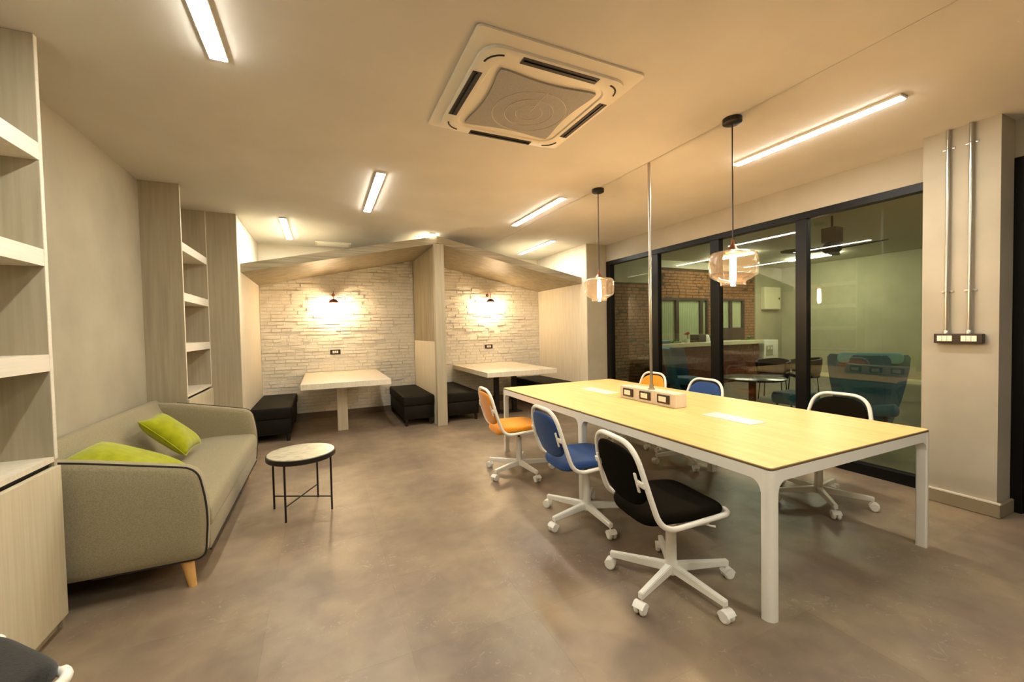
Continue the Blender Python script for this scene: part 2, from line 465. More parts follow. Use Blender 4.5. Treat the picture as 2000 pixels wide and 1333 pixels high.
# ------------------------------------------------------------------ ceiling lights
def led(x, y0, y1, label):
    t = T('ceiling_light', label, 'ceiling light', (x, (y0+y1)/2, H), 'linear ceiling lights')
    t.part('housing', B(x-.042, x+.042, y0-.01, y1+.01, H-.016, H-.001, .002), 'white_plastic')
    t.part('diffuser', B(x-.036, x+.036, y0, y1, H-.021, H-.010, .003), 'led')
led(-.44, 1.35, 2.57, 'linear ceiling light at the top left above the sofa side')
led(.52, 3.85, 5.10, 'linear ceiling light left of the air conditioner, before the booths')
led(-.40, 5.78, 6.98, 'small looking linear ceiling light above the left booth')
led(2.42, 3.85, 5.10, 'linear ceiling light just left of the far pendant lamp')
led(3.43, 5.78, 6.98, 'linear ceiling light above the right booth')
led(3.37, 1.35, 2.50, 'long linear ceiling light at the right near the glass wall')
led(1.50, 5.95, 7.15, 'linear ceiling light mostly hidden behind the booth ridge')
led(.52, -1.15, .10, 'linear ceiling light on the ceiling behind the viewer, left')
led(2.42, -1.15, .10, 'linear ceiling light on the ceiling behind the viewer, right')

# ------------------------------------------------------------------ ceiling air conditioner
def air_con():
    cx, cy_ = 1.205, 2.325
    t = T('air_conditioner', 'square white four-way cassette air conditioner set in the ceiling', 'air conditioner', (cx, cy_, H))
    a = .505
    def sq(hs, r, n=8): return [(cx+p, cy_+q) for p, q in rrect(-hs, hs, -hs, hs, r, n)]
    bm = new()
    loft(bm, [[(x, y, H-.001) for x, y in sq(a, .03)], [(x, y, H-.012) for x, y in sq(a, .03)], [(x, y, H-.030) for x, y in sq(a-.05, .05)]])
    t.part('panel', bm, 'ac_white', 30)
    bm = new()
    rings = []
    for hs, r, z in ((.448, .11, H-.029), (.448, .11, H-.046), (.438, .105, H-.052), (.36, .09, H-.052), (.352, .09, H-.044)):
        rings.append([(x, y, z) for x, y in sq(hs, r)])
    loft(bm, rings)
    rg = t.part('ring', bm, 'ac_white', 30)
    bm = new()
    tube(bm, [(x, y, H-.046) for x, y in sq(.362, .09)], .003, 6, True)
    t.part('groove', bm, 'slot', sub=rg)
    # pincushion intake grille
    gp = []
    hs, dent = .335, .055
    for k in range(4):
        a0 = k*PI/2
        for j in range(16):
            s = -1+2*(j+.5)/16
            px_, py_ = hs-dent*(1-s*s)**1.0, hs*s
            q = abs(s)**6
            px_ -= .035*q; py_ *= 1-.06*q
            gp.append((cx+px_*math.cos(a0)-py_*math.sin(a0), cy_+px_*math.sin(a0)+py_*math.cos(a0)))
    bm = new()
    loft(bm, [[(x, y, H-.043) for x, y in gp], [(x, y, H-.056) for x, y in gp]])
    g = t.part('intake_grille', bm, 'ac_grille', label='grey mesh grille with curved sides')
    for r in (.085, .155, .235):
        bm = new(); tube(bm, [(cx+.03+r*math.cos(2*PI*i/40), cy_+.03+r*math.sin(2*PI*i/40), H-.0565) for i in range(40)], .0022, 5, True)
        t.part('ring_line', bm, 'ac_line', sub=g)
    bm = new(); tube(bm, [(cx+.03, cy_+.03, H-.0565), (cx+.03, cy_-.24, H-.0565)], .0022, 5)
    t.part('ring_line', bm, 'ac_line', sub=g)
    for k in range(4):
        R = Matrix.Translation((cx, cy_, 0)) @ Matrix.Rotation(k*PI/2, 4, 'Z')
        b1 = new(); box(b1, -.235, .235, -.437, -.385, H-.0545, H-.05); bmesh.ops.transform(b1, matrix=R, verts=list(b1.verts))
        lv = t.part('outlet_slot', b1, 'slot', label='dark air outlet slot')
        b2 = new(); box(b2, -.225, .225, -.415, -.409, H-.060, H-.053); bmesh.ops.transform(b2, matrix=R, verts=list(b2.verts))
        t.part('vane', b2, 'black_frame', sub=lv)
        b3 = new()
        tube(b3, [(.315+.095*math.cos(math.radians(an)), .315+.095*math.sin(math.radians(an)), H-.051) for an in range(8, 83, 8)], .006, 6)
        bmesh.ops.transform(b3, matrix=R, verts=list(b3.verts))
        t.part('corner_slot', b3, 'slot')
air_con()
t = T('ceiling_vent', 'small pale vent plate on the ceiling by the back wall', 'vent', (.2, 7.2, H))
t.part('frame', B(-.06, .46, 7.05, 7.33, H-.02, H-.001, .004), 'ac_white')
for k in range(5):
    t.part('slat', B(-.03, .43, 7.08+k*.047, 7.105+k*.047, H-.027, H-.018), 'white_plastic')

# ------------------------------------------------------------------ pendant lamps
def pendant(x, y, s, label):
    t = T('pendant_lamp', label, 'pendant lamp', (x, y, H), 'glass pendant lamps over the long table')
    t.part('canopy', lathe(new(), [(0, H-.001), (.062, H-.001), (.062, H-.03), (.055, H-.035), (0, H-.035)], (x, y)), 'black_metal', 40)
    zt = 1.925
    t.part('cord', tube(new(), [(x, y, H-.03), (x, y, zt+.07)], .0045, 8), 'black_metal', True)
    t.part('socket', lathe(new(), [(0, zt+.085), (.008, zt+.085), (.012, zt+.05), (.03, zt+.02), (.05, zt+.003), (.05, zt-.006), (0, zt-.006)], (x, y)), 'copper', 40)
    R = .157*s
    outer = [(.045, zt), (R*.70, zt-.002), (R*.86, zt-.008), (R*.955, zt-.02), (R, zt-.044), (R, zt-.15), (R*.96, zt-.168), (R*.80, zt-.188), (R*.60, zt-.204), (R*.52, zt-.212), (R*.51, zt-.238)]
    inner = [(max(r-.004, .03), z-(.004 if i < 4 else 0)) for i, (r, z) in enumerate(outer)]
    bm = lathe(new(), outer+inner[::-1]+[outer[0]], (x, y), 40, cap=False)
    t.part('glass_shade', bm, 'amber_glass', 60, label='smoky amber glass drum shade')
    t.part('bulb', lathe(new(), [(0, zt-.02), (.014, zt-.025), (.019, zt-.05), (.020, zt-.19), (.012, zt-.222), (0, zt-.227)], (x, y), 16), 'bulb', 60, label='glowing tube filament bulb')
pendant(2.625, 1.973, 1.0, 'larger looking glass pendant lamp hanging over the near table end')
pendant(2.630, 3.509, .96, 'smaller looking glass pendant lamp hanging over the far table end')

# ------------------------------------------------------------------ booths: gable canopy and divider
t = T('booth_canopy', 'grey wood gable canopy of two sloping panels over the booths', 'canopy', (XD, YF, 2.2))
TH = .105
def roof_poly(xa, xb):
    return [(xa, roof_under(xa)), (xb, roof_under(xb)), (xb, roof_under(xb)+TH), (xa, roof_under(xa)+TH)]
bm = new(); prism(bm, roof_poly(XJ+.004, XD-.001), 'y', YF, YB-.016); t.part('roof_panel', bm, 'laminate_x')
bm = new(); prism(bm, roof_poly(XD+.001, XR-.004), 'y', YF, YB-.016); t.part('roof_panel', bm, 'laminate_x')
t = T('booth_divider', 'tall wood divider standing under the ridge between the two booths', 'divider', (XD, YF, 0))
t.part('post', B(XD-.062, XD+.085, YF-.02, YF+.08, 0, 2.685, .004), 'laminate')
t.part('upper_panel', B(XD-.045, XD+.062, YF+.08, YB-.016, 1.25, 2.68), 'laminate_dark')
t.part('lower_panel', B(XD-.058, XD+.075, YF+.08, YB-.016, 0, 1.25), 'laminate_pale')

def bench(x0, x1, y0, y1, label):
    t = T('bench', label, 'bench', ((x0+x1)/2, (y0+y1)/2, 0), 'black benches in the booths')
    t.part('seat', B(x0, x1, y0, y1, .30, .45, .022, 3), 'leather_black', 50)
    t.part('skirt', B(x0+.012, x1-.012, y0+.012, y1-.012, .10, .302, .008), 'leather_black', 50)
    for xx in (x0+.05, x1-.05):
        for yy in (y0+.05, y1-.05):
            t.part('leg', lathe(new(), [(0, 0), (.02, 0), (.028, .105), (0, .105)], (xx, yy), 12), 'black_metal', 40)
bench(-.875, -.395, 6.10, 7.50, 'black upholstered bench at the left side of the left booth')
bench(1.05, 1.515, 6.14, 7.50, 'black upholstered bench left of the divider')
bench(1.665, 2.23, 6.10, 7.50, 'black upholstered bench right of the divider')
bench(3.50, 4.09, 6.10, 7.50, 'black upholstered bench along the right booth wall')
t = T('booth_table', 'pale laminate table with one front leg in the left booth', 'table', (.28, 6.6, 0), 'booth tables')
t.part('table_top', B(-.27, .84, 5.80, 7.535, .69, .765, .003), 'laminate_pale')
t.part('leg', B(.165, .305, 6.40, 6.50, 0, .69, .003), 'laminate_pale')
t = T('booth_table', 'pale laminate table on black posts in the right booth', 'table', (2.85, 6.6, 0), 'booth tables')
t.part('table_top', B(2.23, 3.44, 5.74, 7.535, .69, .765, .003), 'laminate_pale')
for xx in (2.62, 2.95):
    t.part('leg', B(xx, xx+.075, 6.40, 6.475, .012, .69, .003), 'black_metal')
t.part('foot_plate', B(2.55, 3.09, 6.32, 6.56, 0, .012), 'black_metal')

def outlet(x, z, label):
    t = T('wall_outlet', label, 'outlet', (x, YB, z), 'black outlets on the white brick')
    p = t.part('plate', B(x-.08, x+.08, YB-.024, YB-.002, z-.04, z+.04, .004), 'socket_plate')
    for k in (-1, 0, 1):
        t.part('socket', B(x+k*.031-.013, x+k*.031+.013, YB-.028, YB-.023, z-.020, z+.020, .002), 'socket', sub=p)
outlet(.192, 1.09, 'black power outlet on the brick above the left booth table')
outlet(2.971, 1.085, 'black power outlet on the brick above the right booth table')
def sconce(x, z, label):
    yy = YB-.17
    t = T('wall_lamp', label, 'wall lamp', (x, YB, z), 'wall lamps in the booths')
    t.part('back_plate', lathe_y(x, z+.19), 'copper', 40)
    t.part('arm', tube(new(), fillet([(x, YB-.015, z+.19), (x, yy, z+.25), (x, yy, z+.10)], .05), .006, 8), 'copper', True)
    t.part('shade', lathe(new(), [(.012, z+.115), (.02, z+.112), (.05, z+.10), (.073, z+.07), (.077, z+.045), (.072, z+.045), (.046, z+.094), (.012, z+.105)], (x, yy), 28, cap=False), 'copper', 60, label='small copper coloured dome')
    t.part('bulb', lathe(new(), [(0, z+.085), (.016, z+.08), (.02, z+.06), (.045, z+.02), (.052, z-.012), (.04, z-.048), (0, z-.064)], (x, yy), 20), 'booth_bulb', 60, label='bright glowing bulb')
def lathe_y(x, z):
    bm = lathe(new(), [(0, 0), (.028, 0), (.028, .010), (0, .010)], (0, 0), 24)
    bmesh.ops.transform(bm, matrix=Matrix.Translation((x, YB-.004, z)) @ Matrix.Rotation(PI/2, 4, 'X'), verts=list(bm.verts))
    return bm
sconce(.186, 1.86, 'small lit wall lamp on the brick of the left booth')
sconce(2.965, 1.90, 'small lit wall lamp on the brick of the right booth')

# ------------------------------------------------------------------ shelving on the left
def shelving(name, label, xw, xf, y0, y1, zb, shelves, near_panel, door_gap):
    t = T(name, label, 'bookcase', ((xw+xf)/2, (y0+y1)/2, 0), 'built-in shelving on the left wall')
    tp = .024
    t.part('side_panel', B(xw, xf, y0, y0+tp, 0, H-.002), 'laminate')
    t.part('side_panel', B(xw, xf, y1-tp, y1, 0, H-.002), 'laminate')
    t.part('edge_strip', B(xf, xf+.003, y0, y0+tp, zb, H-.002), 'shelf_edge')
    t.part('edge_strip', B(xf, xf+.003, y1-tp, y1, zb, H-.002), 'shelf_edge')
    t.part('back_panel', B(xw, xw+.012, y0+tp, y1-tp, 0, H-.002), 'laminate')
    for z in shelves:
        s = t.part('shelf', B(xw+.012, xf-.003, y0+tp, y1-tp, z-.08, z), 'laminate_pale')
        t.part('front_edge', B(xf-.003, xf+.001, y0+tp, y1-tp, z-.08, z), 'shelf_edge', sub=s)
    t.part('cabinet_top', B(xw+.012, xf, y0+tp, y1-tp, zb-.012, zb+.012), 'laminate_pale')
    t.part('shadow_gap', B(xw+.012, xf-.02, y0+tp, y1-tp, zb-.035, zb-.012), 'dark_gap')
    n = 1
    w_ = (y1-y0)/n
    for k in range(n):
        t.part('cabinet_door', B(xf-.012, xf+.014, y0+k*w_+.002, y0+(k+1)*w_-.002, .055, zb-.035, .002), 'door_laminate')
    t.part('plinth', B(xw+.012, xf-.018, y0, y1, 0, .053), 'laminate')
    return t
shelving('bookcase', 'tall grey laminate bookcase with cupboard at the left edge', XL, -1.19, 1.88, 2.735, .83, (2.335, 1.835, 1.335), False, 0)
shelving('bookcase', 'tall narrow grey laminate bookcase between the sofa and the booths', XL, XS, Y1, Y2, .835, (2.305, 1.825, 1.338), True, 0)

# ------------------------------------------------------------------ sofa
def sofa():
    X0, X1, Ya, Yb = -1.465, -.62, 2.80, 4.79
    t = T('sofa', 'beige grey fabric sofa with dark piping and wooden legs', 'sofa', (-1.04, 3.79, 0))
    prof = fillet([(X0, 0, .815), (-1.20, 0, .785), (-.655, 0, .672), (-.612, 0, .43), (-.632, 0, .155), (-1.1, 0, .160), (X0, 0, .168)],
                  [0, .1, .075, .2, .055, .02, 0], 7)
    prof = [(p.x, p.z) for p in prof]
    def arm(y0, y1, nm, out):
        cx = sum(p[0] for p in prof)/len(prof); cz = sum(p[1] for p in prof)/len(prof)
        def ring(s, y): return [(cx+(x-cx)*s, y, cz+(z-cz)*s) for x, z in prof]
        bm = new()
        d_ = y1-y0
        rings = [ring(.55, y0-.012), ring(.86, y0-.006), ring(.965, y0+.004), ring(.99, y0+.014), ring(1, y0+.03), ring(1, y1-.03), ring(.99, y1-.012), ring(.965, y1-.004), ring(.86, y1), ring(.5, y1)]
        loft(bm, rings)
        a = t.part('armrest', bm, 'fabric_sofa', 60)
        for yy, s in (((y0+.012, .994) if out < 0 else (y1-.03, 1.002)),):
            bm = new(); tube(bm, [(x, yy, z) for x, _, z in ring(s, 0)][3:-2], .0055, 6); t.part('piping', bm, 'piping', True, sub=a, label='dark piping along the arm edge')
    arm(Ya, Ya+.095, 'n', -1); arm(Yb-.095, Yb, 'f', 1)
    y0, y1 = Ya+.088, Yb-.088
    # backrest, leaning, rounded top
    bp = fillet([(X0, 0, .18), (X0, 0, .815), (-1.385, 0, .835), (-1.19, 0, .42), (-1.19, 0, .18)], [0, .03, .05, .02, 0], 6)
    bm = new(); prism(bm, [(p.x, p.z) for p in bp], 'y', y0-.06, y1+.06, .012); t.part('backrest', bm, 'fabric_sofa', 50)
    bp = fillet([(-1.25, 0, .30), (-1.25, 0, .435), (-.90, 0, .458), (-.62, 0, .440), (-.612, 0, .31), (-.7, 0, .30)], [0, .02, .1, .055, .02, 0], 6)
    bm = new(); prism(bm, [(p.x, p.z) for p in bp], 'y', y0, y1, .008); t.part('seat_cushion', bm, 'fabric_sofa', 50)
    bm = B(X0, -.625, y0, y1, .165, .305, .012); t.part('base', bm, 'fabric_sofa', 50)
    bm = new(); tube(bm, [(-.626, y0, .167), (-.626, y1, .167)], .006, 6); t.part('piping', bm, 'piping', True)
    for xx, dx in ((-.735, .03), (-1.38, -.03)):
        for yy, dy in ((Ya+.06, -.02), (Yb-.06, .02)):
            bm = new()
            loft(bm, [[(xx+dx*(1-q)+r*math.cos(2*PI*i/16), yy+dy*(1-q)+r*math.sin(2*PI*i/16), z) for i in range(16)] for q, r, z in ((0, .019, 0), (.3, .023, .05), (1, .034, .17))])
            t.part('leg', bm, 'oak', 50, label='tapered pale wooden leg')
sofa()
def cushion(c, u, v, wd, ht, th, label):
    """square pillow; u, v are edge directions"""
    u = Vector(u).normalized(); v = Vector(v); v = (v-u*v.dot(u)).normalized(); n = u.cross(v)
    t = T('cushion', label, 'cushion', c, 'lime green cushions on the sofa'); c = Vector(c)
    bm = new(); N = 18
    def P(i, j, s):
        a, b = -1+2*i/N, -1+2*j/N
        k = (1-a*a)**.5*(1-b*b)**.5
        pin = 1-.10*(1-a*a) if abs(b) >= abs(a) else 1
        pin2 = 1-.10*(1-b*b) if abs(a) >= abs(b) else 1
        pa = a*(1-.09*(1-b*b)*abs(a)); pb = b*(1-.09*(1-a*a)*abs(b))
        return c+u*(pa*wd/2)+v*(pb*ht/2)+n*(s*th/2*(k**.75)+.012*math.sin(3*a+2*b)*k)
    for s in (1, -1):
        g = [[bm.verts.new(P(i, j, s)) for j in range(N+1)] for i in range(N+1)]
        for i in range(N):
            for j in range(N):
                bm.faces.new((g[i][j], g[i+1][j], g[i+1][j+1], g[i][j+1]))
    bmesh.ops.remove_doubles(bm, verts=list(bm.verts), dist=1e-5)
    bmesh.ops.recalc_face_normals(bm, faces=list(bm.faces))
    t.part('cover', bm, 'fabric_lime', 80)
    edge = [P(i, 0, 1) for i in range(N)]+[P(N, j, 1) for j in range(N)]+[P(i, N, 1) for i in range(N, 0, -1)]+[P(0, j, 1) for j in range(N, 0, -1)]
    bm = new(); tube(bm, edge, .004, 6, True); t.part('seam', bm, 'fabric_lime', True)
cushion((-1.085, 4.00, .655), (.03, 1, .0), (.62, -.06, -.64), .38, .39, .16, 'lime green cushion leaning on the sofa back near its middle')
cushion((-1.085, 3.16, .632), (.12, 1, .06), (.85, -.08, -.40), .44, .52, .20, 'lime green cushion lying behind the near sofa arm')

# ------------------------------------------------------------------ round side table
t = T('side_table', 'small round side table with stone top and thin black legs', 'side table', (-.18, 3.68, 0))
c = (-.18, 3.68)
t.part('rim', lathe(new(), [(0, .425), (.245, .425), (.25, .43), (.25, .462), (.243, .464), (0, .462)], c, 48), 'black_metal', 40)
t.part('table_top', lathe(new(), [(0, .463), (.243, .463), (.241, .469), (0, .469)], c, 48), 'stone_top', 40, label='mottled beige stone disc')
lp = [(-.392, 3.788), (-.288, 3.472), (.030, 3.572), (-.074, 3.890)]
for p in lp: t.part('leg', tube(new(), [(p[0], p[1], 0), (p[0], p[1], .43)], .0075, 8), 'black_metal', True)
t.part('cross_brace', tube(new(), [(*lp[0], .105), (*lp[2], .105)], .005, 8), 'black_metal', True)
t.part('cross_brace', tube(new(), [(*lp[1], .115), (*lp[3], .115)], .005, 8), 'black_metal', True)

# ------------------------------------------------------------------ long table
TX0, TX1, TY0, TY1 = 1.871, 3.413, 1.215, 4.351
TYM = (TY0+TY1)/2
def long_table():
    t = T('meeting_table', 'long pale maple meeting table on a white rounded metal frame', 'table', ((TX0+TX1)/2, TYM, 0))
    zt = .74
    for a, b in ((TY0, TYM), (TYM, TY1)):
        o = [(x, y) for x, y in rrect(TX0+.006, TX1-.006, a+(.006 if a == TY0 else .0006), b-(.006 if b == TY1 else .0006), .02)]
        bm = new(); prism(bm, o, 'z', zt-.012, zt-.0015); e = t.part('table_top', bm, 'maple', 30, label='pale maple board')
        o2 = [(x, y) for x, y in rrect(TX0+.004, TX1-.004, a+(.004 if a == TY0 else .0004), b-(.004 if b == TY1 else .0004), .02)]
        bm = new(); prism(bm, o2, 'z', zt-.016, zt-.0065); t.part('edge_band', bm, 'edge_band', 30, sub=e)
    # frame apron: rails with rounded joints into the legs
    L, Hh, R = .055, .055, .055
    def gate(axis, fixed, a, b, legs, th):
        """flat U frame in a plane: apron rail plus fillets down to the legs"""
        poly = [(a, zt-.016), (b, zt-.016)]
        poly += [(b, zt-.016-Hh)]
        inner = []
        ls = sorted(legs, reverse=True)
        pts = []
        # underside from b to a with fillets against the legs
        for i in range(len(ls)-1):
            hi, lo = ls[i]-L/2, ls[i+1]+L/2
            for k in range(7):
                an = PI/2*k/6
                pts.append((hi-R+R*math.cos(an), zt-.016-Hh-R+R*math.sin(an)))
            for k in range(7):
                an = PI/2+PI/2*k/6
                pts.append((lo+R+R*math.cos(an), zt-.016-Hh-R+R*math.sin(an)))
            if i < len(ls)-2:
                pass
        poly = [(a, zt-.016), (b, zt-.016), (b, zt-.016-Hh-R)] + pts + [(a, zt-.016-Hh-R)]
        bm = new()
        if axis == 'y': prism(bm, poly, 'x', fixed-th/2, fixed+th/2)
        else: prism(bm, poly, 'y', fixed-th/2, fixed+th/2)
        return bm
    yl = [TY0+L/2, TYM, TY1-L/2]; xl = [TX0+L/2, TX1-L/2]
    for xx in xl:
        t.part('rail', gate('y', xx, TY0+.04, TY1-.04, yl, .05 if False else L-.004), 'white_metal', 30)
    for yy in (yl[0], yl[2]):
        t.part('rail', gate('x', yy, TX0+.04, TX1-.04, xl, L-.004), 'white_metal', 30)
    t.part('rail', B(xl[0], xl[1], TYM-.02, TYM+.02, zt-.06, zt-.016, .003), 'white_metal')
    for ix, xx in enumerate(xl):
        for iy, yy in enumerate(yl):
            h = L/2
            bm = new()
            pl = []
            sx = -1 if ix == 0 else 1; sy_ = {0: -1, 1: 0, 2: 1}[iy]
            rr = {(-1, -1): 2, (1, -1): 3, (1, 1): 0, (-1, 1): 1}
            for q, (cx_, cy_, a0) in enumerate(((1, 1, 0), (-1, 1, 90), (-1, -1, 180), (1, -1, 270))):
                r = .036 if (sy_ and rr[(sx, sy_)] == q) else .008
                for k in range(6):
                    an = math.radians(a0+90*k/5)
                    pl.append((xx+cx_*(h-r)+r*math.cos(an), yy+cy_*(h-r)+r*math.sin(an)))
            prism(bm, pl, 'z', 0, zt-.0165)
            t.part('leg', bm, 'white_metal', 30)
    for y0, y1 in ((1.81, 2.20), (3.35, 3.81)):
        p = t.part('cable_port', B(2.575, 2.735, y0, y1, zt-.003, zt+.004, .002), 'port_white', label='white cable port cover')
        t.part('cable_tray', B(2.50, 2.80, y0-.1, y1+.1, zt-.12, zt-.112), 'white_metal')
        for xx in (2.50, 2.795):
            t.part('tray_side', B(xx, xx+.005, y0-.1, y1+.1, zt-.12, zt-.016), 'white_metal')
long_table()
# power box and pole
t = T('power_box', 'pale wooden power box with three black framed outlets on the long table', 'power box', (2.65, 2.80, .74))
px0, px1, py0, py1, pz = 2.58, 2.715, 2.465, 3.14, .855
t.part('body', B(px0, px1, py0, py1, .7405, pz, .003), 'laminate_pale')
for yy in (2.585, 2.80, 3.02):
    for sx, xf in ((-1, px0), (1, px1)):
        p = t.part('outlet_frame', B(min(xf, xf+sx*.012), max(xf, xf+sx*.012), yy-.066, yy+.066, .765, .838, .003), 'socket_plate')
        x_a, x_b = xf+sx*.010, xf+sx*.016
        t.part('socket', B(min(x_a, x_b), max(x_a, x_b), yy-.036, yy+.044, .780, .823, .002), 'socket', sub=p)
t = T('conduit_pole', 'thin steel conduit pole rising from the power box to the ceiling', 'pole', (2.632, 2.78, pz))
t.part('pipe', tube(new(), [(2.632, 2.78, pz+.004), (2.632, 2.78, H-.002)], .0125, 12), 'steel', True)
t.part('coupling', lathe(new(), [(0, pz+.0005), (.03, pz+.0005), (.03, pz+.01), (.019, pz+.014), (.019, pz+.045), (0, pz+.045)], (2.632, 2.78), 20), 'steel', 40)

# ------------------------------------------------------------------ conduits and switch box on the column
t = T('switch_box', 'dark brown twin switch box on the column with white rockers', 'switch', (XC, 1.385, 1.28))
bx = t.part('box', B(XC-.045, XC-.0005, 1.255, 1.515, 1.242, 1.312, .004), 'socket_plate')
for a, b in ((1.412, 1.495), (1.284, 1.366)):
    s = t.part('switch_plate', B(XC-.050, XC-.044, a, b, 1.256, 1.298, .002), 'socket')
    for k in (1, 2):
        yy = a+(b-a)*k/3
        t.part('rocker_gap', B(XC-.0508, XC-.0495, yy-.0008, yy+.0008, 1.258, 1.296), 'socket_plate', sub=s)
for yy, lab in ((1.452, 'steel conduit pipe on the column nearer the glass'), (1.330, 'steel conduit pipe on the column farther from the glass')):
    t = T('conduit', lab, 'pipe', (XC, yy, 1.32), 'steel conduits on the column')
    t.part('pipe', tube(new(), [(XC-.022, yy, 1.330), (XC-.022, yy, H-.002)], .0115, 12), 'steel', True)
    t.part('connector', lathe(new(), [(0, 1.3125), (.018, 1.3125), (.018, 1.335), (.014, 1.34), (0, 1.34)], (XC-.022, yy), 16), 'steel', 40)
    for z in (1.63, 2.70):
        bm = B(XC-.006, XC-.0005, yy-.034, yy+.034, z-.008, z+.008, .001)
        tube(bm, [(XC-.002, yy-.015, z), (XC-.02, yy-.0145, z), (XC-.034, yy-.008, z), (XC-.036, yy, z), (XC-.034, yy+.008, z), (XC-.02, yy+.0145, z), (XC-.002, yy+.015, z)], .003, 6)
        t.part('clip', bm, 'steel', 40)

# ------------------------------------------------------------------ swivel chairs
def chair_data(fab, dz=0.0):
    """dict of part name -> list of (mesh, sub-part meshes)"""
    return dict(fab=fab, dz=dz)
def me_of(name, bm, m, smooth):
    me = bpy.data.meshes.new(name); bm.to_mesh(me); bm.free(); me.materials.append(MATS[m])
    for p in me.polygons: p.use_smooth = True
    try: me.set_sharp_from_angle(angle=math.radians(smooth))
    except Exception: pass
    return me
CH = {}
bm = new()
loft(bm, [[(x, y, z) for x, y, z in ((.01, -w_, z0), (.01, w_, z0), (.01, w_, z1), (.01, -w_, z1))] if q == 0 else [(.335, -w_, z0), (.335, w_, z0), (.335, w_, z1), (.335, -w_, z1)] for q, w_, z0, z1 in ((0, .018, .072, .122), (1, .014, .072, .104))])
bmesh.ops.bevel(bm, geom=list(bm.edges), offset=.004, segments=2, affect='EDGES')
CH['arm'] = me_of('base_arm', bm, 'white_metal', 40)
bm = lathe(new(), [(0, .076), (.005, .076), (.005, .05), (0, .05)], (.32, 0), 10)
for s in (-1, 1):
    w1 = lathe(new(), [(0, -.012), (.022, -.012), (.029, -.005), (.029, .005), (.022, .012), (0, .012)], (0, 0), 20)
    join(bm, w1, Matrix.Translation((.335, s*.016, .0292)) @ Matrix.Rotation(PI/2, 4, 'X'))
hd = new()
ring = []
for s in (-.029, .029):
    ring.append([(.335+.032*math.cos(a), s, .030+.032*math.sin(a)) for a in [math.radians(q) for q in (20, 50, 80, 110, 140, 170)]])
loft(hd, [[(x, y, z) for x, y, z in ring[0]]+[(.335-.022, ring[0][0][1], .028), (.345, ring[0][0][1], .028)], [(x, y, z) for x, y, z in ring[1]]+[(.335-.022, ring[1][0][1], .028), (.345, ring[1][0][1], .028)]])
join(bm, hd)
CH['caster'] = me_of('caster', bm, 'white_plastic', 40)
